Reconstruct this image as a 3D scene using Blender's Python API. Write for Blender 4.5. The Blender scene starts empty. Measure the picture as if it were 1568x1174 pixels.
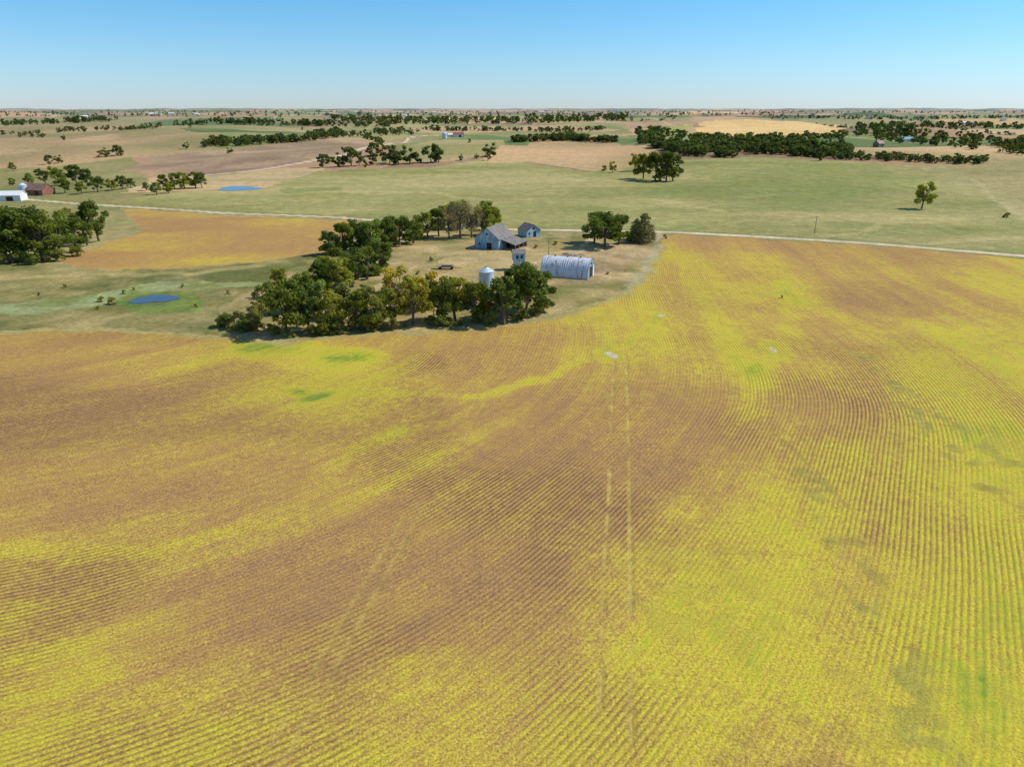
import bpy, math, random
import numpy as np
from mathutils import Vector, Matrix
random.seed(5); rng=np.random.default_rng(7)
scene=bpy.context.scene
scene.view_settings.view_transform='Standard'
try: scene.view_settings.look='None'
except Exception: pass
scene.view_settings.exposure=0
# ------------------------------------------------------------ camera calibration
CAMH=60.0; F=1079.0; V0=165.0
PITCH=math.atan((587-V0)/F)
cp,sp=math.cos(PITCH),math.sin(PITCH)
cam=bpy.data.cameras.new("camera"); camo=bpy.data.objects.new("camera",cam)
scene.collection.objects.link(camo); scene.camera=camo
cam.sensor_width=36; cam.lens=36*F/1568; cam.clip_start=1; cam.clip_end=60000
camo.location=(0,0,CAMH); camo.rotation_euler=(math.radians(90)-PITCH,0,0)
# ------------------------------------------------------------ noise
def h2(ix,iy,seed):
    n=(ix.astype(np.int64)*374761393+iy.astype(np.int64)*668265263+seed*974634777)&0xFFFFFFFF
    n=((n^(n>>13))*1274126177)&0xFFFFFFFF
    n=((n^(n>>15))*2246822519)&0xFFFFFFFF
    n=n^(n>>16)
    return n/4294967296.0
def vn(x,y,seed):
    ix=np.floor(x);iy=np.floor(y);fx=x-ix;fy=y-iy
    fx=fx*fx*fx*(fx*(fx*6-15)+10);fy=fy*fy*fy*(fy*(fy*6-15)+10)
    a=h2(ix,iy,seed);b=h2(ix+1,iy,seed);c=h2(ix,iy+1,seed);d=h2(ix+1,iy+1,seed)
    return (a*(1-fx)+b*fx)*(1-fy)+(c*(1-fx)+d*fx)*fy
def fbm(x,y,s,o,seed):
    t=0;a=1;w=0
    for i in range(o):
        t=t+a*vn(x/s+17.3*i,y/s-9.1*i,seed+i*31);w+=a;a*=.5;s=s/2.03
    return t/w
def sm(x,a,b):
    t=np.clip((x-a)/(b-a),0,1);return t*t*(3-2*t)
FLAT=[]
def HT(x,y):
    x=np.asarray(x,float);y=np.asarray(y,float)
    r=np.hypot(x,y)
    z=(fbm(x,y,130,2,1)-.5)*2.8*sm(r,20,120)
    z=z+sm(r,380,1300)*76*(fbm(x,y,760,3,12)-.5)
    z=z+sm(r,2500,9000)*80*(fbm(x,y,4200,2,3)-.5)
    for (cx,cy,R,zc) in FLAT:
        d=np.hypot(x-cx,y-cy); w=1-sm(d,R,R*1.8)
        z=z*(1-w)+zc*w
    return z
TT=np.geomspace(45,29000,2500)
def gp(u,v):
    d=np.array([ (u-784.0), F*cp+(587-v)*sp, -F*sp+(587-v)*cp ]); d/=F
    x=TT*d[0];y=TT*d[1];z=CAMH+TT*d[2]
    h=HT(x,y); k=np.nonzero(z<=h)[0]
    i=k[0] if len(k) else len(TT)-1
    if i==0: return float(x[0]),float(y[0]),float(h[0])
    g0=z[i-1]-h[i-1]; g1=z[i]-h[i]; f=g0/(g0-g1) if g0!=g1 else 1; f=min(max(f,0),1)
    X=x[i-1]+(x[i]-x[i-1])*f; Y=y[i-1]+(y[i]-y[i-1])*f
    return float(X),float(Y),float(HT(X,Y))
def dist(p): return p[1]*cp+(CAMH-p[2])*sp
p1=gp(368,289); p2=gp(237,458)
FLAT.append((p1[0],p1[1],75,p1[2])); FLAT.append((p2[0],p2[1],14,p2[2]-.3))
KK=1.0
def lin(c): 
    c=np.array(c,float)/255
    return np.where(c<=.04045,c/12.92,((c+.055)/1.055)**2.4)
def C(r,g,b): return lin((r,g,b))/KK
def C4(r,g,b): 
    c=C(r,g,b); return (float(c[0]),float(c[1]),float(c[2]),1)
# ------------------------------------------------------------ ground sheet
azf=np.radians(np.arange(-48,48.001,.1)); azb=np.radians(np.arange(51,312,3.0))
az=np.concatenate([azf,azb]); NA=len(az)
rr=np.concatenate([np.geomspace(1,30,16)[:-1],np.geomspace(30,420,520)[:-1],np.geomspace(420,32000,380)]); NR=len(rr)
A,R=np.meshgrid(az,rr)
X=(R*np.sin(A)).ravel();Y=(R*np.cos(A)).ravel()
Z=HT(X,Y); RR=np.hypot(X,Y)
N=len(X)
wx=(fbm(X,Y,9,3,41)-.5)*7; wy=(fbm(X,Y,9,3,47)-.5)*7
XW=X+wx;YW=Y+wy
big=np.clip((RR-300)/1500,0,3)
XW=XW+(fbm(X,Y,120,2,43)-.5)*40*big; YW=YW+(fbm(X,Y,120,2,44)-.5)*60*big
def inpoly(poly,x=None,y=None):
    x=XW if x is None else x; y=YW if y is None else y
    P=np.array([p[:2] for p in poly]); mn=P.min(0);mx=P.max(0)
    idx=np.nonzero((x>=mn[0])&(x<=mx[0])&(y>=mn[1])&(y<=mx[1]))[0]
    xs=x[idx];ys=y[idx];ins=np.zeros(len(idx),bool)
    n=len(P)
    for i in range(n):
        x1,y1=P[i];x2,y2=P[(i+1)%n]
        if y1==y2: continue
        c=((y1>ys)!=(y2>ys))&(xs<(x2-x1)*(ys-y1)/(y2-y1)+x1)
        ins^=c
    return idx[ins]
def pline(poly,w,x=None,y=None):
    x=X if x is None else x; y=Y if y is None else y
    P=np.array([p[:2] for p in poly]); mn=P.min(0)-w*2;mx=P.max(0)+w*2
    idx=np.nonzero((x>=mn[0])&(x<=mx[0])&(y>=mn[1])&(y<=mx[1]))[0]
    xs=x[idx];ys=y[idx];d=np.full(len(idx),1e9)
    for i in range(len(P)-1):
        a=P[i];b=P[i+1];ab=b-a;L=ab@ab
        t=np.clip(((xs-a[0])*ab[0]+(ys-a[1])*ab[1])/L,0,1)
        d=np.minimum(d,np.hypot(xs-a[0]-t*ab[0],ys-a[1]-t*ab[1]))
    m=d<w*1.6
    return idx[m],1-sm(d[m],w*.5,w*1.3)
def G(*uv): return [gp(u,v) for u,v in uv]
col=np.zeros((N,3)); crop=np.zeros(N); yel=np.zeros(N)
# far patchwork
pal=np.array([C(124,132,76),C(190,160,114),C(146,118,92),C(206,174,112),C(148,140,90),C(190,150,114),C(94,112,60),C(180,150,110),C(118,128,70),C(180,144,106),C(160,128,98)])
th=math.radians(9)
xr=X*math.cos(th)+Y*math.sin(th);yr=-X*math.sin(th)+Y*math.cos(th)
xr2=xr+(fbm(X,Y,500,2,90)-.5)*260;yr2=yr+(fbm(X,Y,500,2,91)-.5)*320
ci=np.floor(xr2/560);cj=np.floor(yr2/430+h2(ci,ci*0,5)*.9)
k=(h2(ci,cj,77)*len(pal)).astype(int)
col[:]=pal[k]
col*= (0.78+.40*h2(ci,cj,78))[:,None]
nz=fbm(X,Y,60,4,20); nz2=fbm(X,Y,260,3,22); nz3=fbm(X,Y,14,3,24)
ns_=fbm(X*.35+Y*.1,Y,38,3,27)
cr1=np.abs(fbm(X,Y,1500,3,610)-.5)
mm=(1-sm(cr1,.006,.035))*(RR>700); col=col*(1-mm[:,None]*.75)+C(98,112,62)*mm[:,None]*.75
for q,S in ((xr,1609.0),(yr,1609.0)):
    dd=np.abs((q/S+.37)-np.round(q/S+.37))*S
    m=(dd<np.maximum(5,RR*.002))&(RR>1300)
    col[m]=col[m]*.4+C(210,196,162)*.6
def paint(idx,a,b,nn=None,mix=1.0):
    nn=nz if nn is None else nn
    t=np.clip((nn[idx]-.32)/.36,0,1)[:,None]
    c=a*(1-t)+b*t
    m=mix if np.isscalar(mix) else mix[:,None]
    col[idx]=col[idx]*(1-m)+c*m
m=np.nonzero(RR<620)[0]; paint(m,C(130,126,76),C(162,148,98))
# left hills
paint(inpoly(G((-200,262),(60,262),(200,242),(330,232),(330,205),(200,188),(-200,190))),C(172,144,104),C(142,130,86),nz2)
paint(inpoly(G((-200,235),(40,215),(180,205),(190,212),(60,232),(-200,252))),C(188,158,116),C(174,142,104),nz)
paint(inpoly(G((-200,310),(-200,255),(60,258),(200,240),(240,285),(120,310))),C(126,126,74),C(164,146,98),nz2)
paint(inpoly(G((190,262),(250,238),(330,230),(480,213),(640,209),(600,222),(520,240),(430,255),(330,268))),C(144,118,95),C(166,140,108))
paint(inpoly(G((200,290),(330,268),(430,258),(500,256),(490,270),(400,286),(300,294))),C(190,164,120),C(158,146,98))
paint(inpoly(G((480,207),(520,190),(640,186),(960,190),(960,205),(800,210),(640,209))),C(120,128,72),C(154,146,92),nz2)
paint(inpoly(G((620,196),(760,193),(900,194),(950,200),(760,203),(640,202))),C(188,156,116),C(172,146,106),nz2)
# big pasture
past=G((150,318),(250,296),(330,294),(410,288),(480,264),(560,258),(660,256),(760,240),(830,252),(900,264),(1040,244),(1150,240),(1290,246),(1470,262),(1640,340),(1900,420),(1568,392),(1350,373),(1200,363),(1030,354),(800,350),(640,341),(520,331),(330,324))
ip=inpoly(past)
paint(ip,C(126,131,72),C(170,158,102),nz*.25+nz2*.35+ns_*.4)
paint(inpoly(G((420,292),(500,278),(640,272),(760,262),(900,275),(860,300),(640,300))),C(142,142,84),C(186,168,116),nz2*.5+ns_*.5,.7)
paint(inpoly(G((1050,262),(1150,246),(1350,256),(1430,285),(1300,300),(1150,290))),C(116,132,62),C(144,146,80),nz2,.7)
paint(inpoly(G((1400,255),(1700,240),(1800,380),(1568,335),(1500,290))),C(186,168,118),C(150,142,90),nz2*.5+ns_*.5,.8)
paint(inpoly(G((1100,330),(1300,325),(1500,350),(1560,385),(1350,368),(1150,356))),C(122,128,68),C(166,152,102),ns_,.6)
paint(inpoly(G((425,289),(520,286),(520,292),(430,296))),C(94,122,50),C(108,128,58),None,.7)
tr_=np.sin((Z[ip]*2.0+Y[ip]*.035+(nz2[ip]-.5)*9)*2.1); mm=np.clip((tr_-.84)/.16,0,1)*.32*sm(nz[ip],.42,.6)
col[ip]=col[ip]*(1-mm[:,None])+C(196,178,122)*mm[:,None]
# tan hill
paint(inpoly(G((745,248),(770,222),(830,211),(945,216),(1010,236),(955,262),(900,262),(820,248))),C(194,158,116),C(172,150,102),nz2)
paint(inpoly(G((560,250),(620,224),(660,216),(770,214),(765,235),(700,246))),C(148,140,88),C(180,156,110),nz2)
# drier tan and greener olive patches placed by noise, to suggest relief
cre=np.clip((fbm(X,Y,190,2,912)-.5)*3.2,-1,1)*sm(RR,380,700)*(1-sm(RR,2500,5000))
up=np.clip(cre,0,1)[:,None]*.34; dn=np.clip(-cre,0,1)[:,None]*.38
col=col*(1-up)+C(192,168,120)*up; col=col*(1-dn)+C(106,114,62)*dn
paint(inpoly(G((1062,203),(1078,188),(1130,184),(1296,190),(1290,205),(1160,209))),C(222,188,124),C(212,176,110))
paint(inpoly(G((1000,196),(1060,190),(1050,205),(990,207))),C(150,160,70),C(160,160,80))
# ------ left near
wet=G((-250,410),(0,405),(110,404),(250,414),(400,402),(500,384),(560,372),(600,400),(420,425),(330,480),(330,512),(150,500),(0,505),(-250,510))
paint(inpoly(wet),C(100,104,54),C(156,142,92),nz*.4+nz3*.6)
paint(inpoly(G((-100,472),(30,462),(150,450),(240,430),(400,432),(405,440),(260,444),(150,470),(60,480),(-100,485))),C(150,158,108),C(118,126,66),nz3,.85)
paint(inpoly(G((180,462),(200,448),(300,446),(318,462),(290,480),(200,478))),C(92,118,50),C(112,130,62),nz3,.85)
idx,mm=pline(G((-100,428),(30,424),(150,420),(300,418),(400,406)),3.5,XW,YW); col[idx]=col[idx]*(1-.5*mm[:,None])+C(176,160,104)*.5*mm[:,None]
farm=G((318,510),(330,475),(420,425),(500,388),(560,362),(640,343),(800,352),(905,353),(1030,354),(1012,374),(1003,398),(988,432),(922,467),(830,490),(720,503),(600,513),(430,524))
paint(inpoly(farm),C(122,118,66),C(184,160,112),nz*.35+nz3*.65)
paint(inpoly(G((560,440),(700,390),(840,388),(830,430),(700,440),(600,450))),C(188,166,118),C(146,132,84),nz3,.75)
paint(inpoly(G((830,440),(920,432),(985,395),(995,370),(960,372),(900,392))),C(146,124,90),C(180,156,114),nz3,.75)
f3=G((85,398),(170,372),(222,356),(178,320),(330,331),(520,338),(636,346),(520,368),(490,386),(400,401),(250,412),(130,411))
i3=inpoly(f3); crop[i3]=1; yel[i3]=np.clip(.22+(fbm(X[i3],Y[i3]*2.2,60,3,60)-.5)*.8,0.0,.5)
# ------ main field
top=[(-500,525),(0,508),(150,503),(300,513),(430,524),(600,512),(720,502),(790,496),(840,488),(890,477),(932,463),(964,448),(985,433),(997,415),(1003,397),(1011,374),(1029,358),(1200,367),(1350,377),(1568,397),(2000,440)]
fp=G(*top)+[(700,-250,0),(-700,-250,0)]
im=inpoly(fp); crop[im]=1
CPT=[(50,530,.28),(200,530,.28),(340,560,.46),(430,538,.8),(520,545,.7),(485,600,.6),(600,530,.2),(700,540,.14),(760,600,.46),(850,520,.3),(930,500,.5),(960,540,.6),(1020,520,.6),(1040,470,.5),(1030,400,.65),(1080,400,.55),(1150,400,.5),(1190,450,.85),(1180,500,.7),(1140,560,.75),(1200,560,.6),(1250,500,.34),(1320,460,.12),(1420,440,.24),(1500,440,.62),(1560,430,.68),(1360,390,.28),(1200,375,.18),(1100,368,.22),(1480,520,.76),(1560,560,.84),(1340,530,.34),(1280,620,.28),(1200,620,.3),(1420,620,.66),(1540,680,.84),
(50,600,.1),(200,620,.14),(350,650,.14),(500,690,.38),(600,660,.46),(700,620,.3),(830,620,.1),(950,620,.38),(1050,620,.25),(1120,680,.22),(1220,700,.62),(1320,700,.74),(1430,740,.82),(100,750,.08),(300,740,.1),(450,720,.25),(690,740,.44),(800,700,.1),(900,760,.14),(1000,720,.12),(1100,780,.5),(1180,800,.78),(1300,800,.7),(-200,700,.1),(-200,1000,.4),
(0,820,.44),(200,830,.4),(300,830,.42),(400,840,.24),(550,820,.26),(650,780,.38),(100,900,.18),(300,900,.12),(500,900,.08),(450,950,.1),(600,900,.18),(700,870,.04),(800,860,.08),(650,950,.1),(750,950,.26),(900,880,.44),(1000,870,.62),(1050,940,.84),(1150,900,.8),(1300,900,.68),(1400,900,.78),(1500,900,.84),
(20,950,.58),(50,1060,.76),(150,1000,.44),(200,1080,.56),(300,1020,.36),(400,1100,.52),(500,1000,.32),(600,1060,.56),(700,1050,.56),(800,1000,.36),(900,1000,.58),(1000,1000,.72),(1100,1060,.6),(1200,1000,.76),(1250,900,.66),(1350,1060,.7),(1450,1060,.88),(1550,1000,.82),(1200,1140,.52),(1300,1150,.64),(600,1150,.68),(300,1150,.68),(50,1150,.74),(900,1150,.62),(1500,1150,.74),(1800,900,.8),(1800,600,.7)]
xs=X[im]+(fbm(X[im],Y[im],16,3,201)-.5)*14; ys=Y[im]+(fbm(X[im],Y[im],16,3,202)-.5)*14
num=np.zeros(len(im));den=np.zeros(len(im))
for u,v,val in CPT:
    p=gp(u,v); s=.11*math.hypot(p[0],p[1])
    d2=((xs-p[0])**2+(ys-p[1])**2)/s**2
    w=1/(d2+.25)**1.7
    num+=w*val;den+=w
yel[im]=num/den
def lse(vals,k):
    M=np.maximum.reduce(vals); return M+k*np.log(sum(np.exp((v-M)/k) for v in vals))
def nrm(a,b):
    l=math.hypot(a,b);return a/l,b/l
n1=nrm(.12,-1);n3=nrm(.78,-.62);n2=nrm(1,-.04)
def dotp(n,x,y): return n[0]*x+n[1]*y
P0=(-60,105);P1=(66,125)
oc=dotp(n1,*P0)-dotp(n3,*P0)
ob=dotp(n3,*P1)+oc-dotp(n2,*P1)
PX=X+(fbm(X,Y,75,2,301)-.5)*10; PY=Y+(fbm(X,Y,75,2,303)-.5)*10
phase=lse([dotp(n1,PX,PY),dotp(n3,PX,PY)+oc,dotp(n2,PX,PY)+ob],24.0)
# how open the canopy is between rows: strongest in thin, early-dropping crop
rowamp=(1-sm(RR,110,350)*.62)*(.45+1.15*sm(fbm(X,Y,34,3,330),.36,.62))
st=vn(phase/3.2,phase*0+3.3,401)*.4+vn(phase/9.0,X*.012+Y*.012,402)*.6
yel[im]+= (st[im]-.5)*.5
yel[im]=(yel[im]-.44)*1.14+.42
rowamp[im]*=1.3-.65*np.clip(yel[im],0,1)
rowamp[i3]=.06
for pl,w,dv in [(G((455,598),(520,606),(620,600),(740,606),(800,585),(880,552),(930,541),(1000,500),(1024,480)),2.4,.18),(G((0,842),(150,836),(300,832),(420,800),(520,700),(620,660),(700,640)),2.4,.2),(G((1140,640),(1170,560),(1190,530),(1215,480),(1200,430)),3.5,.2),(G((385,530),(430,530),(500,542),(560,545)),6,.26),(G((395,546),(450,556),(520,556)),4,.16),(G((435,598),(480,606),(505,600)),2.0,.26),(G((740,604),(790,590),(840,572)),1.8,.25)]:
    idx,mm=pline(pl,w,XW,YW); k=crop[idx]>.5; yel[idx[k]]+=mm[k]*dv*(.5+np.clip(nz3[idx[k]]*1.2-.1,0,1))
def pm(idx,mm,c,s=1.0):
    mm=mm*s; crop[idx]*=(1-mm); col[idx]=c*mm[:,None]+col[idx]*(1-mm[:,None])
col[im]=C(166,140,68); col[i3]=C(180,138,80)
# machinery tracks (paired wheel lines): crushed crop, a bit paler edges with a dark rut
nt3=fbm(X,Y,5,2,88)
for pl,sT in [([(940,540),(936,640),(932,760),(922,900),(914,1172)],.62),([(958,545),(961,620),(963,760),(964,900),(965,1172)],.62),([(752,596),(700,690),(640,790),(590,880),(430,1172)],.42),([(738,596),(682,690),(618,790),(565,880),(395,1172)],.42),([(1318,545),(1370,600),(1428,660)],.5),([(1155,640),(1215,690),(1320,800)],.4),([(1150,640),(1060,720),(980,800)],.25)]:
    P=G(*pl); idx,mm=pline(P,.36); k=crop[idx]>.5; idx=idx[k];mm=mm[k]*sm(nt3[idx],.28,.5)
    pm(idx,mm*sT,C(192,172,98) if pl[0][0]<1000 else C(138,138,66))
    P2=[(p[0]+.55,p[1],p[2]) for p in P]; idx,mm=pline(P2,.3); k=crop[idx]>.5; idx=idx[k];mm=mm[k]*sm(nt3[idx],.3,.6)
    pm(idx,mm*sT*.7,C(112,96,52))
nw=fbm(X,Y,3.0,3,71)
for pl,w in [([(1215,690),(1262,760),(1300,850),(1335,930),(1380,1020),(1440,1172)],3.0),([(1310,540),(1400,620),(1470,700),(1568,790)],3.0),([(1450,640),(1568,720)],2)]:
    idx,mm=pline(G(*pl),w,XW,YW); k=(crop[idx]>.5); idx=idx[k];mm=mm[k]*sm(nw[idx],.46,.60)*.55
    pm(idx,mm,C(130,132,70))
idx=im[(RR[im]<260)&(X[im]>15)]; mm=sm(nw[idx]*.6+fbm(X[idx],Y[idx],30,2,72)*.4,.55,.64)*.3; pm(idx,mm,C(140,142,60))
for (u,v,ru,st_) in [(1188,535,17,.9),(930,541,12,.9),(1019,483,8,.6),(1064,566,3,.5)]:
    p=gp(u,v); s=dist(p)/F*ru; d=np.hypot(XW-p[0],(YW-p[1])*.55)
    k=np.nonzero((d<s*3.0)&(crop>.5))[0]; yel[k]=np.maximum(yel[k],.92*(1-sm(d[k],s*1.0,s*3.0)))
    k=np.nonzero(d<s*1.3)[0]; mm=(1-sm(d[k],s*.5,s*1.1))*sm(nz3[k]+.2*(d[k]<s*.5),.35,.5)*st_; pm(k,mm,C(200,188,166))
idx,mm=pline(G(*top[:16]),2.0,XW,YW); pm(idx,mm*.75,C(162,152,96))
road=C(218,202,170)
gr=[(-400,290),(0,303),(60,307),(185,316),(330,325.5),(520,333),(640,343),(740,349),(800,352),(900,353),(1030,355.5),(1200,364.5),(1350,374),(1568,392),(1900,420)]
rp=G(*gr)
idx,mm=pline(rp,8.5,XW,YW); pm(idx,mm*.8,C(128,124,76))
idx,mm=pline(rp,2.7); pm(idx,mm*(.75+.4*(nz3[idx]-.5)),road)
idx,mm=pline(G((318,268),(380,262),(440,253),(530,237),(590,222),(625,211),(700,206)),3.8); pm(idx,mm*.85,road)
idx,mm=pline(G((200,290),(270,275),(318,268)),3.4); pm(idx,mm*.6,road)
idx,mm=pline(G((1008,357),(1003,380),(997,398),(988,418),(972,438)),1.8,XW,YW); pm(idx,mm*.25,C(182,174,152))
idx,mm=pline(G((905,354),(900,372),(880,388),(850,396),(815,402)),1.8,XW,YW); pm(idx,mm*.5,C(204,188,146))
idx,mm=pline(G((1495,275),(1530,310),(1600,350)),2.5,XW,YW); pm(idx,mm*.2,C(200,186,146))
for (u,v,ru) in [(237,458,42)]:
    p=gp(u,v); s=dist(p)/F*ru; d=np.hypot(XW-p[0],(YW-p[1])*.8); k=np.nonzero(d<s)[0]; mm=1-sm(d[k],s*.7,s*1.0); pm(k,mm*.7,C(96,104,56))
haze=(1-np.exp(-np.maximum(RR-900,0)/16000))[:,None]*.7
col=col*(1-haze)+C(132,146,152)*haze  # distance haze blended into the ground's base colour
# mesh
me=bpy.data.meshes.new("ground")
me.vertices.add(N+1); co=np.zeros((N+1,3),np.float32); co[:N,0]=X;co[:N,1]=Y;co[:N,2]=Z; co[N]=(0,0,Z[0])
me.vertices.foreach_set("co",co.ravel())
i0=np.arange(NR-1)[:,None]*NA; j=np.arange(NA)[None,:]; j2=(j+1)%NA
q=np.stack([i0+j,i0+NA+j,i0+NA+j2,i0+j2],-1).reshape(-1,4)[:,::-1]
tri=np.stack([np.full(NA,N),np.arange(NA),(np.arange(NA)+1)%NA],-1)[:,::-1]
li=np.concatenate([q.ravel(),tri.ravel()]).astype(np.int32)
nq=len(q)
me.loops.add(len(li)); me.loops.foreach_set("vertex_index",li)
me.polygons.add(nq+NA); ls=np.concatenate([np.arange(nq)*4,nq*4+np.arange(NA)*3]).astype(np.int32)
me.polygons.foreach_set("loop_start",ls)
me.update(calc_edges=True)
me.polygons.foreach_set("use_smooth",np.ones(nq+NA,bool))
def attr(name,typ,arr):
    a=me.attributes.new(name,typ,'POINT')
    arr=np.concatenate([arr,arr[:1]])
    if typ=='FLOAT_COLOR': 
        arr=np.concatenate([arr,np.ones((len(arr),1))],1); a.data.foreach_set("color",arr.astype(np.float32).ravel())
    else: a.data.foreach_set("value",arr.astype(np.float32))
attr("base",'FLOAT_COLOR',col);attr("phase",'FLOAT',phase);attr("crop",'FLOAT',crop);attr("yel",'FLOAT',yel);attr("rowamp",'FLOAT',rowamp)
go=bpy.data.objects.new("ground",me); scene.collection.objects.link(go)
# ------------------------------------------------------------ material helpers
class NT:
    def __init__(s,name):
        s.m=bpy.data.materials.new(name); s.m.use_nodes=True; s.t=s.m.node_tree; s.t.nodes.clear()
        s.out=s.n('ShaderNodeOutputMaterial')
    def n(s,t,**k):
        n=s.t.nodes.new(t)
        for a,b in k.items(): setattr(n,a,b)
        return n
    def l(s,a,b): s.t.links.new(a,b)
    def put(s,sock,v):
        if isinstance(v,bpy.types.NodeSocket): s.l(v,sock)
        else: sock.default_value=v
    def math(s,op,a,b=0,c=None,clamp=False):
        n=s.n('ShaderNodeMath',operation=op,use_clamp=clamp); s.put(n.inputs[0],a);s.put(n.inputs[1],b)
        if c is not None: s.put(n.inputs[2],c)
        return n.outputs[0]
    def mr(s,v,a,b,c,d):
        n=s.n('ShaderNodeMapRange'); s.put(n.inputs[0],v)
        for i,x in enumerate((a,b,c,d)): s.put(n.inputs[i+1],x)
        return n.outputs[0]
    def noise(s,vec,scale,det=3,rough=.55):
        n=s.n('ShaderNodeTexNoise'); 
        if vec is not None: s.l(vec,n.inputs['Vector'])
        n.inputs['Scale'].default_value=scale;n.inputs['Detail'].default_value=det;n.inputs['Roughness'].default_value=rough
        return n.outputs['Fac']
    def mix(s,f,a,b,bt='MIX'):
        n=s.n('ShaderNodeMix',data_type='RGBA',blend_type=bt); s.put(n.inputs[0],f);s.put(n.inputs[6],a);s.put(n.inputs[7],b); return n.outputs[2]
    def ramp(s,f,stops):
        n=s.n('ShaderNodeValToRGB'); s.l(f,n.inputs[0]); e=n.color_ramp.elements
        e[0].position=stops[0][0];e[0].color=stops[0][1];e[1].position=stops[-1][0];e[1].color=stops[-1][1]
        for p,c in stops[1:-1]:
            x=e.new(p);x.color=c
        return n.outputs[0]
    def vmul(s,c,f):
        n=s.n('ShaderNodeVectorMath',operation='SCALE'); s.l(c,n.inputs[0]); s.put(n.inputs['Scale'],f); return n.outputs[0]
    def bump(s,h,st,d=1.0):
        n=s.n('ShaderNodeBump'); s.l(h,n.inputs['Height']);n.inputs['Strength'].default_value=st;n.inputs['Distance'].default_value=d; return n.outputs[0]
    def bsdf(s,c,rough=.8,normal=None,metal=0,spec=.3):
        b=s.n('ShaderNodeBsdfPrincipled'); s.put(b.inputs['Base Color'],c);s.put(b.inputs['Roughness'],rough);b.inputs['Metallic'].default_value=metal;b.inputs['Specular IOR Level'].default_value=spec
        if normal is not None: s.l(normal,b.inputs['Normal'])
        s.l(b.outputs[0],s.out.inputs[0]); return b
g=NT("ground_fields")
tc=g.n('ShaderNodeTexCoord').outputs['Object']
def at(nm,o='Fac'):
    n=g.n('ShaderNodeAttribute',attribute_name=nm); return n.outputs[o]
base=at("base",'Color');ph=at("phase");cr=at("crop");ye=at("yel");ra=at("rowamp")
na=g.noise(tc,3.6,3,.75); nb=g.noise(tc,.7,3,.6); nc=g.noise(tc,.13,4,.6); nd=g.noise(tc,.025,3,.6)
sx=g.n('ShaderNodeSeparateXYZ'); g.l(tc,sx.inputs[0])
cb=g.n('ShaderNodeCombineXYZ'); g.l(g.math('MULTIPLY',ph,1.1),cb.inputs[0]); g.l(g.math('MULTIPLY',sx.outputs[0],.05),cb.inputs[1]); g.l(g.math('MULTIPLY',sx.outputs[1],.05),cb.inputs[2])
ns=g.noise(cb.outputs[0],1.0,2,.6)
t=g.math('ADD',ye,g.math('MULTIPLY',g.math('SUBTRACT',nc,.5),.5))
t=g.math('ADD',t,g.math('MULTIPLY',g.math('SUBTRACT',nb,.5),.65))
t=g.math('ADD',t,g.math('MULTIPLY',g.math('SUBTRACT',na,.5),.85))
t=g.math('ADD',t,g.math('MULTIPLY',g.math('SUBTRACT',ns,.5),.65))
t=g.mr(t,-.2,1.3,0,1)
cropc=g.ramp(t,[(0,C4(152,118,80)),(.22,C4(165,128,76)),(.40,C4(175,144,72)),(.55,C4(184,163,64)),(.70,C4(188,173,57)),(.82,C4(166,165,52)),(1,C4(110,136,48))])
w=g.math('COSINE',g.math('MULTIPLY',ph,2*math.pi/.762))
gap=g.mr(g.math('ADD',w,g.math('MULTIPLY',g.math('SUBTRACT',nb,.5),2.2)),-.9,.3,1,0)
gap=g.math('MULTIPLY',gap,g.math('MULTIPLY',ra,.56))
gapc=g.mix(.72,cropc,C4(98,76,52))  # brown soil and litter between rows, with row shadow painted into the colour
cropc=g.mix(gap,cropc,gapc)
cropc=g.vmul(cropc,g.mr(na,.3,.7,.60,1.50))
bs=g.vmul(base,g.mr(na,.3,.7,.72,1.28)); bs=g.vmul(bs,g.mr(nb,.3,.7,.76,1.24)); bs=g.vmul(bs,g.mr(nc,.3,.7,.80,1.20))
bs=g.mix(g.mr(nd,.4,.62,0,.35),bs,g.mix(1,bs,(1.15,1.02,.85,1),'MULTIPLY'))
fc=g.mix(cr,bs,cropc)
hgt=g.math('ADD',g.math('MULTIPLY',g.math('MULTIPLY',w,ra),g.math('MULTIPLY',cr,.05)),g.math('MULTIPLY',na,.25))
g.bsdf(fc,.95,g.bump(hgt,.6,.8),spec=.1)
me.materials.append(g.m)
# ------------------------------------------------------------ water
wm=NT("pond_water"); b=wm.bsdf(C4(60,80,94),.1,wm.bump(wm.noise(wm.n('ShaderNodeTexCoord').outputs['Object'],1.2,2),.12,.1),spec=.25)
def pond(u,v,ru,rv,seed,z=.12):
    p=gp(u,v); s=dist(p)/F
    a=gp(u,v+rv);c=gp(u,v-rv); ry=(c[1]-a[1])/2
    M=bpy.data.meshes.new("pond"); vs=[];n=60
    for i in range(n):
        t=2*math.pi*i/n; k=1+.16*math.sin(2*t+seed)+.12*math.sin(3*t+seed*2)+.05*math.sin(7*t)
        vs.append((math.cos(t)*ru*s*k,math.sin(t)*ry*k,0))
    M.from_pydata(vs,[],[list(range(n))]); M.materials.append(wm.m)
    o=bpy.data.objects.new("pond",M);scene.collection.objects.link(o);o.location=(p[0],p[1],p[2]+z)
pond(237,458,29,7,1.0); pond(366,289,36,3,4.0)
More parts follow.
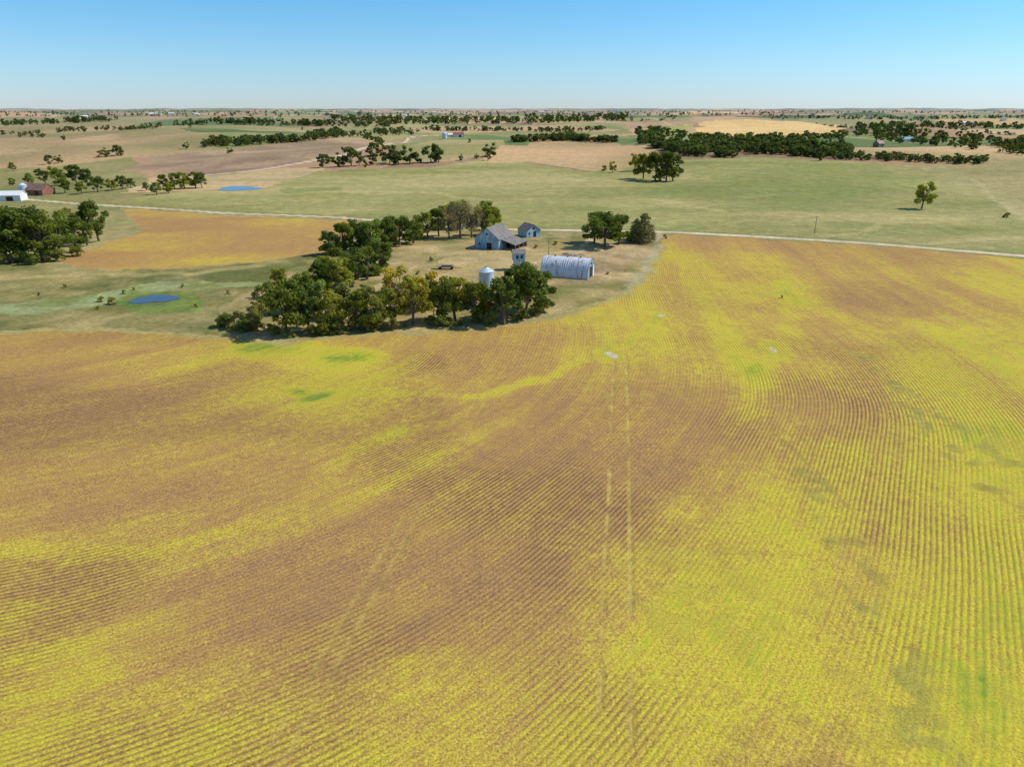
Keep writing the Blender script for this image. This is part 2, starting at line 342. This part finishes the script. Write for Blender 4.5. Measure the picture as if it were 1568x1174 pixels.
# ------------------------------------------------------------ trees
def leafmat(name,c,tr=.4):
    m=NT(name); a=m.n('ShaderNodeAttribute',attribute_name="tint").outputs['Fac']
    r=m.n('ShaderNodeObjectInfo').outputs['Random']
    base=m.vmul(m.mix(r,C4(*c),C4(c[0]*1.2,c[1]*1.07,c[2]*.9)),a)
    d=m.n('ShaderNodeBsdfDiffuse'); m.l(base,d.inputs[0]); t=m.n('ShaderNodeBsdfTranslucent'); m.l(m.mix(1,base,(1.3,1.3,.7,1),'MULTIPLY'),t.inputs[0])
    x=m.n('ShaderNodeMixShader'); x.inputs[0].default_value=tr; m.l(d.outputs[0],x.inputs[1]);m.l(t.outputs[0],x.inputs[2]);m.l(x.outputs[0],m.out.inputs[0])
    return m.m
bk=NT("bark"); bk.bsdf(bk.ramp(bk.noise(bk.n('ShaderNodeTexCoord').outputs['Object'],3,3),[(.3,C4(80,70,58)),(.7,C4(128,116,100))]),.9)
LM={'dk':leafmat("foliage_dark",(96,114,56)),'md':leafmat("foliage_green",(120,135,64)),'yl':leafmat("foliage_yellow",(152,150,62)),'sh':leafmat("foliage_shrub",(140,144,84)),'us':leafmat("foliage_understory",(114,128,64)),'cn':leafmat("needles",(106,114,80),.15),'far':leafmat("foliage_distant",(90,108,64)),'dd':leafmat("foliage_sparse",(146,142,110)),'vf':leafmat("foliage_horizon",(84,102,80),.15)}  # horizon foliage is bluer: aerial haze put into its colour
def tube(V,Fc,Mi,T,p,q,r0,r1,n=5):
    p=np.array(p,float);q=np.array(q,float);d=q-p;L=np.linalg.norm(d);d/=max(L,1e-6)
    a=np.cross(d,[.3,.9,.1]);a/=np.linalg.norm(a);b=np.cross(d,a);o=len(V)
    for c,r in ((p,r0),(q,r1)):
        for i in range(n):
            t=2*math.pi*i/n;V.append(c+(a*math.cos(t)+b*math.sin(t))*r);T.append(1)
    for i in range(n): Fc.append((o+i,o+(i+1)%n,o+n+(i+1)%n,o+n+i));Mi.append(1)
def tree_mesh(name,kind,seed,Hh=10,Rr=4.2,nc=26,nl=4500,ls=.42,zlo=.22,mat=None):
    r=np.random.default_rng(seed);V=[];Fc=[];Mi=[];T=[]
    lean=r.normal(0,.25,2)
    if kind=='cn':
        tube(V,Fc,Mi,T,(0,0,0),(0,0,Hh*.95),.25,.05)
        cl=[]
        for i in range(nc):
            z=Hh*(.12+.85*i/nc); rad=Rr*(1-i/nc)**.6*.66*r.uniform(.75,1.15); t=i*2.4
            cl.append((np.array([math.cos(t)*rad,math.sin(t)*rad,z+r.normal(0,.2)]),.5+1.0*(1-i/nc)*r.uniform(.7,1.2)))
        for c,rc in cl: tube(V,Fc,Mi,T,(0,0,c[2]+.2),c,.08,.03,4)
    else:
        top=np.array([lean[0],lean[1],Hh*.45])
        tube(V,Fc,Mi,T,(0,0,0),top*.5,.34,.26,7); tube(V,Fc,Mi,T,top*.5,top,.26,.16,7)
        cl=[]
        for i in range(nc):
            z=r.uniform(0,1)**.85; zz=Hh*(zlo+(.93-zlo)*z)
            prof=math.sqrt(max(.05,1-((z-.42)/.66)**2)); t=r.uniform(0,6.283)
            rad=Rr*prof*math.sqrt(r.uniform(.05,1))*.85
            c=np.array([math.cos(t)*rad+lean[0],math.sin(t)*rad+lean[1],zz]); rc=Rr*r.uniform(.14,.35)
            cl.append((c,rc)); 
            st=top*r.uniform(.5,1.0); mid=(st+c)/2+np.array([0,0,.3])
            tube(V,Fc,Mi,T,st,mid,.13,.08,4);tube(V,Fc,Mi,T,mid,c,.08,.03,4)
            if kind=='dd':
                for k in range(7):
                    e=c+r.normal(0,1,3)*rc*.8+np.array([0,0,.6]); tube(V,Fc,Mi,T,c,e,.045,.012,3)
    nb=len(V); V=np.array(V)
    tot=sum(rc**2 for _,rc in cl); LV=[];LT=[]
    for c,rc in cl:
        n=max(4,int(nl*rc**2/tot)); d=r.normal(0,1,(n,3)); d/=np.linalg.norm(d,axis=1)[:,None]
        rad=rc*r.uniform(.25,1.2,n)**.6
        p=c+d*rad[:,None]*np.array([1,1,.8]); p[:,2]=np.maximum(p[:,2],.15)
        nn=d+r.normal(0,.55,(n,3)); nn/=np.linalg.norm(nn,axis=1)[:,None]
        a=np.cross(nn,r.normal(0,1,(n,3)));a/=np.linalg.norm(a,axis=1)[:,None];b=np.cross(nn,a)
        s=(ls*r.uniform(.5,1.15,n)/2)[:,None]
        qd=np.stack([p-a*s-b*s*.7,p+a*s-b*s*.7,p+a*s*.7+b*s,p-a*s*.7+b*s],1)
        LV.append(qd.reshape(-1,3)); tn=r.uniform(.66,1.38)*r.uniform(.75,1.25,n); LT.append(np.repeat(tn,4))
    LV=np.concatenate(LV);LT=np.concatenate(LT);nL=len(LV)//4
    M=bpy.data.meshes.new(name); nf=len(Fc)
    M.vertices.add(nb+len(LV)); M.vertices.foreach_set("co",np.concatenate([V,LV]).astype(np.float32).ravel())
    li=np.concatenate([np.array(Fc).ravel(),nb+np.arange(nL*4)]).astype(np.int32)
    M.loops.add(len(li));M.loops.foreach_set("vertex_index",li)
    M.polygons.add(nf+nL);M.polygons.foreach_set("loop_start",(np.arange(nf+nL)*4).astype(np.int32))
    M.polygons.foreach_set("material_index",np.concatenate([np.ones(nf),np.zeros(nL)]).astype(np.int32))
    M.update(calc_edges=True)
    a=M.attributes.new("tint",'FLOAT','POINT');a.data.foreach_set("value",np.concatenate([np.ones(nb),LT]).astype(np.float32))
    M.materials.append(mat or LM[kind]);M.materials.append(bk.m)
    return M
TM={'dk':[tree_mesh("tree_dk%d"%i,'dk',10+i,Rr=4.1+.5*(i%2),nl=3800) for i in range(6)],
 'md':[tree_mesh("tree_md%d"%i,'md',20+i,Rr=4.2,nl=3300) for i in range(5)],
 'yl':[tree_mesh("tree_yl%d"%i,'yl',30+i,Rr=4.0,nl=2700) for i in range(3)],
 'sh':[tree_mesh("shrub%d"%i,'sh',40+i,Rr=5.5,nl=1800,ls=.7,zlo=.08,nc=22) for i in range(3)],
 'us':[tree_mesh("understory%d"%i,'us',45+i,Rr=5.8,nl=1800,ls=.7,zlo=.06,nc=24) for i in range(3)],
 'cn':[tree_mesh("tree_cn%d"%i,'cn',50+i,Rr=4.4,nc=46,nl=4200,ls=.34) for i in range(2)],
 'dd':[tree_mesh("tree_dd%d"%i,'dd',60+i,Rr=4.3,nc=34,nl=900,ls=.3) for i in range(3)],
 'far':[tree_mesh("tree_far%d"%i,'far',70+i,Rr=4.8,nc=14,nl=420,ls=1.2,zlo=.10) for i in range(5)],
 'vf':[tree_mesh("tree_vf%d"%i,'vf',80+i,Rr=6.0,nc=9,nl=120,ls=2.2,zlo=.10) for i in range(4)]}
NAMES={'dk':'deciduous_tree','md':'deciduous_tree','yl':'yellowing_tree','sh':'shrub','us':'shrub','cn':'juniper_tree','dd':'dead_tree','far':'deciduous_tree','vf':'tree'}
def put(kind,p,h,ws=1.0,parent=None,name=None):
    o=bpy.data.objects.new(name or NAMES[kind],random.choice(TM[kind])); scene.collection.objects.link(o)
    o.location=(p[0],p[1],p[2]-.15); k=h/10; o.scale=(k*ws,k*ws*random.uniform(.9,1.1),k); o.rotation_euler=(0,0,random.uniform(0,6.28))
    if parent: o.parent=parent
    return o
def tp(kind,u,v,px,ws=1.0,**k):
    p=gp(u,v); return put(kind,p,px*dist(p)/F*1.03,ws,**k)
near=[('sh',345,500,22,1.1),('sh',372,504,30,1),('sh',395,500,38,1),('dk',438,512,86,.95),('dk',474,506,70,1),('md',430,455,44,1),('md',412,482,50,1),('dk',462,475,60,1),
('md',508,508,62,1),('dk',545,504,58,1),('md',575,506,52,1),('md',600,498,56,1),('yl',632,497,76,.95),('yl',612,472,66,1),('yl',656,474,60,.95),('dk',674,494,60,1),('md',697,491,66,1),('dk',725,493,62,1),('yl',748,486,50,1.1),('dk',772,497,72,1.05),('dk',803,485,74,1),('dk',822,476,58,1),('dk',794,470,66,1),('yl',738,470,34,1.1),('yl',700,466,44,1),('us',585,482,38,1),('sh',530,484,48,1),('md',492,488,58,1),('sh',560,470,34,1),('sh',690,450,22,1),('dk',660,446,26,.9),
('dk',490,446,46,1.05),('md',515,447,52,1.05),('dk',540,437,54,1.05),('dk',562,428,50,1.05),('dk',586,416,44,1.05),('md',500,430,38,1.1),('dk',575,405,34,1.1),
('dk',508,390,38,1.1),('dk',528,388,46,1.1),('dk',550,383,42,1.1),('md',570,386,46,1.1),('dk',590,378,42,1.1),('dk',612,376,42,1.1),('dk',634,372,36,1.1),('dk',540,372,36,1.1),('md',600,366,34,1.1),('md',655,364,38,1.1),('dk',672,362,42,1.1),('dd',688,366,44,.95),('dd',705,364,50,.95),('dd',722,364,52,.9),('md',738,360,44,1.1),('md',755,352,36,1),('md',745,346,36,1),('md',640,352,22,1),('md',700,350,42,1.1),('md',680,350,36,1.1),
('dk',926,379,54,1.3),('dk',910,372,44,1.1),('dk',947,374,44,1.2),('cn',985,371,44,1.2),('cn',973,367,32,1.1),('md',962,372,14,1.2),('sh',1018,365,7,1),
('dk',10,400,74,1.1),('dk',38,398,76,1.1),('dk',66,399,68,1.1),('md',92,392,62,1.1),('dk',116,386,52,1.1),('dk',152,369,58,1.0),('dk',134,376,40,1),('dk',-5,388,70,1),('dk',-45,400,74,1.1),('md',62,378,56,1.1),('md',102,368,46,1.1),('us',20,404,26,1.2),('us',50,404,22,1.2),('us',88,400,22,1.2),('us',120,392,18,1.2),('dk',25,380,60,1.1),
('md',1411,320,40,1.0),('sh',1541,333,8,1.2),('yl',938,264,17,.95),('sh',925,262,9,1),('md',972,262,26,.9),('dk',985,274,38,1),('dk',1003,276,40,1),('dk',1020,278,42,1),('dk',1030,277,36,1),('us',1010,278,14,1.3),
('sh',155,462,9,1.2),('sh',172,466,12,1.2),('sh',190,450,7,1),('sh',150,474,7,1),('sh',60,452,5,1),('sh',205,444,5,1),('sh',1197,456,5,.7),('sh',610,423,8,1),('sh',640,420,6,1),('sh',865,398,6,1.2),('sh',820,380,6,1),('sh',850,375,7,1),('sh',690,430,7,1),('sh',660,400,7,1),('sh',930,420,5,1),('sh',300,470,6,1),('sh',280,440,6,1),('sh',100,440,6,1),('sh',350,450,6,1)]
for k,u,v,h,w_ in near: tp(k,u,v,h,w_)
bx=[335,430,520,600,720,790,835];bv=[503,517,512,506,499,494,478]
for i in range(34):
    u=random.uniform(340,832); v=np.interp(u,bx,bv)-random.uniform(0,6); tp(random.choice(['us','sh','sh','us']),u,v,random.uniform(10,22),random.uniform(1,1.3))
for i in range(18):
    t=random.random(); tp('us',480+110*t+random.uniform(-8,8),450-36*t,random.uniform(10,20),1.2)
for i in range(16):
    t=random.random(); tp('us',505+145*t,392-26*t+random.uniform(-3,3),random.uniform(10,18),1.2)
mid=[(495,257,20),(520,256,22),(538,255,28),(550,254,20),(572,253,18),(597,250,26),(610,252,30),(628,251,26),(660,249,26),(672,249,28),(705,246,10),(747,246,10),(750,240,20),(570,240,20),(583,238,18),(505,250,14),(560,256,9),(640,250,12),(730,243,8),
(20,262,13),(75,252,14),(90,250,12),(165,240,14),(180,239,16),(185,238,12),(155,241,10),(285,228,10),(312,226,12),
(20,285,12),(45,282,16),(70,282,20),(95,284,24),(118,282,28),(135,284,24),(100,296,22),(125,297,20),(150,294,22),(172,292,18),(188,290,20),(85,275,20),(60,272,14),(240,298,18),(250,290,22),(268,290,24),(283,289,24),(300,288,24),(310,288,22),(200,288,14),(225,292,12),(258,296,16),
(1100,238,14),(1255,246,12)]
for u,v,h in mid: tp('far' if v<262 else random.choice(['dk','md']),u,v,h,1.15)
def empty(n):
    e=bpy.data.objects.new(n,None);scene.collection.objects.link(e);return e
def belt(name,pts,n,hpx,spread,ws=1.15,kind='far',mx=22):
    e=empty(name); 
    seg=[math.dist(pts[i],pts[i+1]) for i in range(len(pts)-1)];S=sum(seg)
    for _ in range(n):
        t=random.uniform(0,S);i=0
        while t>seg[i] and i<len(seg)-1: t-=seg[i];i+=1
        f=t/seg[i]; u=pts[i][0]*(1-f)+pts[i+1][0]*f; v=pts[i][1]*(1-f)+pts[i+1][1]*f+random.uniform(-spread,spread)
        p=gp(u,v); h=hpx*random.uniform(.6,1.15)*dist(p)/F; h=min(h,mx)
        put(kind,p,h,ws,parent=e,name="tree")
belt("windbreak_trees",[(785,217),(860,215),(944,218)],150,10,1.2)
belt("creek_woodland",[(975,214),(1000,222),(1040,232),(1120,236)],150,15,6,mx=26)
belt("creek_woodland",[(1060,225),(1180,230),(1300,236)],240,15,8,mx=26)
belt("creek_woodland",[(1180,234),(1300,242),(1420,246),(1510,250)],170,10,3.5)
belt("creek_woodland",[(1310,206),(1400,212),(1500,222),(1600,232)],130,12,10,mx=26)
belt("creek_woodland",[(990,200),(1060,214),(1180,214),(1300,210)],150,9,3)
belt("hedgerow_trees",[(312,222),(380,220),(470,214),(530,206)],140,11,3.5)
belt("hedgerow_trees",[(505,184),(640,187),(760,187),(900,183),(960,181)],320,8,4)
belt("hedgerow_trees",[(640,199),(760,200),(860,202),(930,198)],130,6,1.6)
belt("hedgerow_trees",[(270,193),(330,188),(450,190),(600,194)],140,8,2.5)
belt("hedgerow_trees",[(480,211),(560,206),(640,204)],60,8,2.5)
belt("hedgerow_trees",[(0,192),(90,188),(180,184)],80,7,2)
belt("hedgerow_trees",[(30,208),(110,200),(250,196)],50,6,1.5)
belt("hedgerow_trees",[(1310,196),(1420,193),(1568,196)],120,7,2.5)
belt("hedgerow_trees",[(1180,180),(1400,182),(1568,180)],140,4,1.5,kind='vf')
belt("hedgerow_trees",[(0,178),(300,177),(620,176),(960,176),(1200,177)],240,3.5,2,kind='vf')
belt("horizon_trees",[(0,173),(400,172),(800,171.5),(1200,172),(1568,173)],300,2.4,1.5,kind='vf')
e=empty("distant_trees")
nC=90000
r=np.exp(rng.uniform(math.log(1050),math.log(15000),nC)); a=rng.uniform(-.72,.72,nC)
x=r*np.sin(a);y=r*np.cos(a)
c1=np.abs(fbm(x,y,1500,3,610)-.5); cl_=fbm(x,y,260,2,620)
xr_=x*math.cos(th)+y*math.sin(th)+(fbm(x,y,500,2,90)-.5)*260;yr_=-x*math.sin(th)+y*math.cos(th)+(fbm(x,y,500,2,91)-.5)*320
edge=np.abs(xr_/560-np.round(xr_/560))*560; hsh=h2(np.round(xr_/560),np.floor(yr_/480),9)
keep=((c1<.008)&(cl_>.36)&(rng.random(nC)<.75))|((edge<9)&(hsh<.2)&(rng.random(nC)<.7))|(rng.random(nC)<.0005)
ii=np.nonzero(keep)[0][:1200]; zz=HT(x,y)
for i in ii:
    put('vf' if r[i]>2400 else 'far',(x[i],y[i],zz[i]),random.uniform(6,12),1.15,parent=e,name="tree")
# ------------------------------------------------------------ buildings
def simple(name,ca,cb,sc,rough=.6,metal=0,stretch=(1,1,1),rib=None,lo=.4,hi=.6,rc=.88):
    m=NT(name); tcx=m.n('ShaderNodeTexCoord').outputs['Object']; mp=m.n('ShaderNodeMapping'); m.l(tcx,mp.inputs[0]); mp.inputs['Scale'].default_value=stretch
    c=m.ramp(m.noise(mp.outputs[0],sc,5,.65),[(lo,C4(*ca)),(hi,C4(*cb))])
    nb_=None
    if rib:
        s=m.n('ShaderNodeSeparateXYZ');m.l(tcx,s.inputs[0]); wv=m.math('SINE',m.math('MULTIPLY',s.outputs[rib[0]],rib[1])); nb_=m.bump(wv,.5,.05)
        c=m.vmul(c,m.mr(wv,-1,1,rc,1.05))
    m.bsdf(c,rough,nb_,metal); return m.m
M_blue=simple("weathered_paint_shade_blue",(128,164,186),(172,202,216),.8,stretch=(1,1,.3),rib=(0,12))  # weathered white paint, with the blue cast of shade put into its colour
M_tin=simple("weathered_roof",(112,110,108),(136,128,120),.5,.9,0,rib=(0,9))
M_quon=simple("quonset_steel",(158,134,120),(208,214,218),.5,.5,.1,stretch=(2.2,.5,.5),rib=(0,7),lo=.36,hi=.48,rc=.93)
M_quonend=simple("quonset_end_steel",(120,138,154),(150,168,184),.7,.6,.1,rib=(1,9))
M_bin=simple("bin_steel",(176,194,206),(206,220,228),.8,.45,.15,rib=(2,10))
M_dark=simple("dark_opening",(38,36,34),(58,52,48),1)
M_wood=simple("grey_boards",(120,108,94),(152,138,120),1.5,.9,stretch=(3,3,.4))
M_white=simple("white_siding",(206,208,206),(228,228,224),1)
M_red=simple("red_roof",(128,86,74),(150,106,90),1)
M_brown=simple("rusty_tin",(112,86,74),(146,118,98),.6)
M_grey=simple("concrete",(160,158,152),(190,188,180),1)
def mesh(name,vs,fs,mat,parent,smooth=False,thick=0):
    M=bpy.data.meshes.new(name);M.from_pydata([tuple(v) for v in vs],[],fs);M.materials.append(mat);M.validate()
    o=bpy.data.objects.new(name,M);scene.collection.objects.link(o);o.parent=parent
    if smooth: M.polygons.foreach_set("use_smooth",[True]*len(M.polygons))
    if thick: s=o.modifiers.new("s",'SOLIDIFY');s.thickness=thick
    return o
def box(name,c,s,mat,parent):
    x,y,z=c;a,b_,c_=s[0]/2,s[1]/2,s[2]/2
    vs=[(x+i*a,y+j*b_,z+k*c_) for i in(-1,1) for j in(-1,1) for k in(-1,1)]
    return mesh(name,vs,[(0,1,3,2),(4,6,7,5),(0,4,5,1),(2,3,7,6),(0,2,6,4),(1,5,7,3)],mat,parent)
def root(name,u,v,rot):
    p=gp(u,v);e=empty(name);e.location=(p[0],p[1],p[2]-.05);e.rotation_euler=(0,0,math.radians(rot));return e
def gable(name,u,v,rot,L,W,eh,rh,wall,roof,doors=True,ov=.4):
    e=root(name,u,v,rot);a,b_=L/2,W/2
    vs=[(-a,-b_,0),(-a,b_,0),(-a,b_,eh),(-a,0,rh),(-a,-b_,eh),(a,-b_,0),(a,b_,0),(a,b_,eh),(a,0,rh),(a,-b_,eh)]
    mesh("walls",vs,[(0,4,3,2,1),(5,6,7,8,9),(0,5,9,4),(1,2,7,6)],wall,e)
    sl=(rh-eh)/b_; 
    A=a+ov;B=b_+ov
    for sgn,nm in((1,"roof_side_a"),(-1,"roof_side_b")):
        mesh(nm,[(-A,0,rh+.08),(A,0,rh+.08),(A,sgn*B,eh-sl*ov+.08),(-A,sgn*B,eh-sl*ov+.08)],[(0,1,2,3)],roof,e,thick=.12)
    if doors:
        box("door_end",(-a-.04,-W*.1,1.4),(.08,W*.2,2.8),M_dark,e)
        box("door_side",(L*.15,-b_-.04,eh*.4),(L*.22,.08,eh*.8),M_dark,e)
        box("window_a",(-a-.04,W*.3,2),(.08,.8,.9),M_dark,e)
        box("window_loft",(-a-.04,0,eh+(rh-eh)*.4),(.08,.9,1.0),M_dark,e)
        box("window_side",(-L*.25,-b_-.04,eh*.6),(.9,.08,.9),M_dark,e)
    return e
e=gable("barn",757,377,62,14,12.5,4.6,9.4,M_blue,M_tin)
mesh("lean_to_roof",[(-5,-6.35,4.3),(7.4,-6.35,4.3),(7.4,-13.8,2.6),(-5,-13.8,2.2)],[(0,1,2,3)],M_tin,e,thick=.12)
for i,x_ in enumerate((-4.7,-1,3,6.8)): box("lean_to_post_%d"%i,(x_,-13.4,1.2),(.25,.25,2.4),M_wood,e)
mesh("lean_to_wall",[(7,-6.35,0),(7,-13,0),(7,-13,2.4),(7,-6.35,4.1)],[(0,1,2,3)],M_wood,e,thick=.1)
box("lean_to_shade",(1,-10,1.4),(6,.15,2.8),M_dark,e)  # dark panel standing in for the shade under the lean-to roof
gable("small_barn",810,361,118,9,7.6,3.2,6.0,M_blue,M_tin)
e=root("elevated_granary",794,412,10)
def cyl(name,r0,r1,z0,z1,mat,parent,n=32,cx=0,cy=0,cap=True):
    vs=[(cx+math.cos(2*math.pi*i/n)*r,cy+math.sin(2*math.pi*i/n)*r,z) for r,z in((r0,z0),(r1,z1)) for i in range(n)]
    fs=[(i,(i+1)%n,n+(i+1)%n,n+i) for i in range(n)]
    if cap: fs.append(tuple(range(n,2*n)))
    return mesh(name,vs,fs,mat,parent)
cyl("lower_bin",2.1,2.1,0,3.6,M_bin,e)
box("upper_room",(0,0,5.1),(4.6,3.8,3.0),M_blue,e); box("window",(-.9,-1.94,5.2),(.9,.08,1.2),M_dark,e); box("window_2",(.9,-1.94,5.2),(.9,.08,1.2),M_dark,e)
for s in(1,-1): mesh("roof",[(-2.7,0,7.9),(2.7,0,7.9),(2.7,s*2.3,6.5),(-2.7,s*2.3,6.5)],[(0,1,2,3)],M_tin,e,thick=.1)
mesh("gable_walls",[(-2.3,-1.9,6.6),(-2.3,1.9,6.6),(-2.3,0,7.8),(2.3,-1.9,6.6),(2.3,1.9,6.6),(2.3,0,7.8)],[(0,2,1),(3,4,5)],M_blue,e)
def binn(u,v,r,h,rf):
    e=root("grain_bin",u,v,0); cyl("wall",r,r,0,h,M_bin,e,40,cap=False); cyl("roof",r+.15,.35,h,h+rf,M_bin,e,40); cyl("roof_cap",.4,.35,h+rf,h+rf+.3,M_tin,e,16)
    box("door",(-.6,-r-.02,1.3),(.8,.12,1.8),M_grey,e)
    for i in range(9): box("rung_%d"%i,(1.2,-r+.12,.4+i*.5),(.5,.06,.05),M_grey,e)
binn(745,437,2.7,5.3,1.5)
e=root("quonset_shed",869,421,-20); L=18.6;W=11.0;Hq=7.0;n=28
def arch(x,k=1.0):
    return [(x,-W/2*k*math.cos(math.pi*i/n),Hq*k*math.sin(math.pi*i/n)**.85) for i in range(n+1)]
vs=[];fs=[];nx=46
for j_ in range(nx):
    kk=1+.004*(1 if j_%2 else -1); vs+=arch(-L/2+L*j_/(nx-1),kk)
for j_ in range(nx-1):
    for i in range(n): a_=j_*(n+1)+i; fs.append((a_,a_+1,a_+n+2,a_+n+1))
mesh("shell",vs,fs,M_quon,e)
for s in(-1,1):
    mesh("end_wall",arch(s*(L/2-.12),.985)[:],[tuple(range(n+1))],M_quonend,e)
box("sliding_door",(L/2-.05,0,2.0),(.12,4.2,4.0),M_dark,e); box("door_leaf",(L/2+.04,3.0,2.0),(.1,1.8,4.0),M_white,e)
box("vent",(L/2-.05,0,5.2),(.12,1.2,.8),M_dark,e); box("footing",(0,-W/2-.05,.15),(L,.3,.3),M_grey,e)
for i,x_ in enumerate((-5,0,5)): cyl("roof_vent_%d"%i,.3,.3,Hq-.1,Hq+.6,M_tin,e,12,cx=x_)
e=root("hay_wagon",683,412,-4); box("bed",(0,0,1.1),(7,2.4,.18),M_wood,e); box("headboard",(-3.45,0,1.9),(.12,2.3,1.5),M_wood,e); box("tongue",(4.8,0,.7),(2.8,.15,.15),M_dark,e); box("axle_beam",(0,0,.85),(6,.3,.25),M_dark,e)
box("load",(.6,0,1.5),(4.4,1.8,.6),M_wood,e)
for x_ in(-2.4,2.4):
    for y_ in(-1.1,1.1):
        vs=[(x_+math.cos(t*math.pi/8)*.5,y_+s*.13,.5+math.sin(t*math.pi/8)*.5) for s in(-1,1) for t in range(16)]
        mesh("wheel",vs,[(t,(t+1)%16,16+(t+1)%16,16+t) for t in range(16)]+[tuple(range(16)),tuple(range(31,15,-1))],M_dark,e)
e=root("lumber_pile",876,391,8)
for i in range(26):
    o=box("board_%d"%i,(0,0,0),(random.uniform(1.5,4),.25,.12),random.choice([M_wood,M_brown,M_grey,M_tin]),e)
    o.location=(random.uniform(-4.5,4.5),random.uniform(-3,3),random.uniform(.1,.6));o.rotation_euler=(random.uniform(-.1,.1),random.uniform(-.15,.15),random.uniform(0,3.1))
def pole(u,v,h=10.5):
    e=root("utility_pole",u,v,6); cyl("pole",.17,.11,0,h,M_wood,e,10); box("crossarm",(0,-.16,h-.6),(2.4,.12,.14),M_wood,e)
    for x_ in(-1.05,0,1.05): cyl("insulator",.06,.04,h-.53,h-.3,M_grey,e,8,cx=x_,cy=-.16)
for u,v in [(1247,358),(840,400)]: pole(u,v,9)
gable("machine_shed",14,307,10,20,11,4,6.5,M_white,M_white)
gable("old_barn",63,298,-12,15,12,4,8,M_red,M_brown)
binn(37,296,3.0,6,2)
gable("farmhouse",702,210,5,26,14,6,11,M_white,M_red); binn(681,212,6,11,4); gable("machine_shed",690,209,20,14,9,4,7,M_white,M_white)
gable("machine_shed",1392,217,5,34,16,5,9,M_white,simple("blue_tin",(120,150,172),(140,168,186),1))
gable("farmhouse",1345,225,30,14,10,5,9,M_wood,M_brown)
for u,v,L_ in [(235,176,50),(243,176,40),(262,175,40),(275,174,30),(1480,190,40),(1492,191,26),(1536,185,30),(1080,178,40),(620,178,30),(505,176,40),(130,180,30),(1245,176,40),(830,173,30),(300,176,40),(1330,182,26)]:
    gable("distant_farm_building",u,v,random.uniform(-20,20),L_,L_*.5,6,11,M_white,random.choice([M_white,M_tin]),doors=False)
e=root("grain_elevator",945,174,0)
for i in range(4): cyl("silo_%d"%i,6,6,0,30,M_white,e,20,cx=-24+i*12)
box("headhouse",(-6,0,38),(14,10,16),M_white,e); box("annex",(22,0,9),(16,14,18),M_white,e)
# ------------------------------------------------------------ light
EL=math.radians(46);AZ=math.radians(78)
s=Vector((math.cos(EL)*math.sin(AZ),math.cos(EL)*math.cos(AZ),math.sin(EL)))
sl=bpy.data.lights.new("sun",'SUN');sl.energy=4.5;sl.angle=math.radians(.53);sl.color=(1,.955,.89)
so=bpy.data.objects.new("sun",sl);scene.collection.objects.link(so);so.rotation_euler=s.to_track_quat('Z','Y').to_euler();so.location=(200,100,300)
wd=bpy.data.worlds.new("World");scene.world=wd;wd.use_nodes=True;nt=wd.node_tree
bg=nt.nodes['Background'];sk=nt.nodes.new('ShaderNodeTexSky');sk.sky_type='NISHITA';sk.sun_disc=False;sk.sun_elevation=EL;sk.sun_rotation=AZ
sk.air_density=1.0;sk.dust_density=.1;sk.ozone_density=2.5;sk.altitude=300
tcw=nt.nodes.new('ShaderNodeTexCoord');sxw=nt.nodes.new('ShaderNodeSeparateXYZ');nt.links.new(tcw.outputs['Generated'],sxw.inputs[0])
rw=nt.nodes.new('ShaderNodeValToRGB');nt.links.new(sxw.outputs[2],rw.inputs[0]);el=rw.color_ramp.elements
el[0].position=0;el[0].color=(.53,.67,.98,1);el[1].position=1;el[1].color=(.85,.92,1,1)
x_=el.new(.05);x_.color=(.52,.74,.99,1)
x_=el.new(.14);x_.color=(.38,.78,1,1)
x_=el.new(.4);x_.color=(.7,.88,1,1)
mw=nt.nodes.new('ShaderNodeMix');mw.data_type='RGBA';mw.blend_type='MULTIPLY';mw.inputs[0].default_value=1
nt.links.new(sk.outputs[0],mw.inputs[6]);nt.links.new(rw.outputs[0],mw.inputs[7])
nt.links.new(mw.outputs[2],bg.inputs[0]);bg.inputs[1].default_value=.142
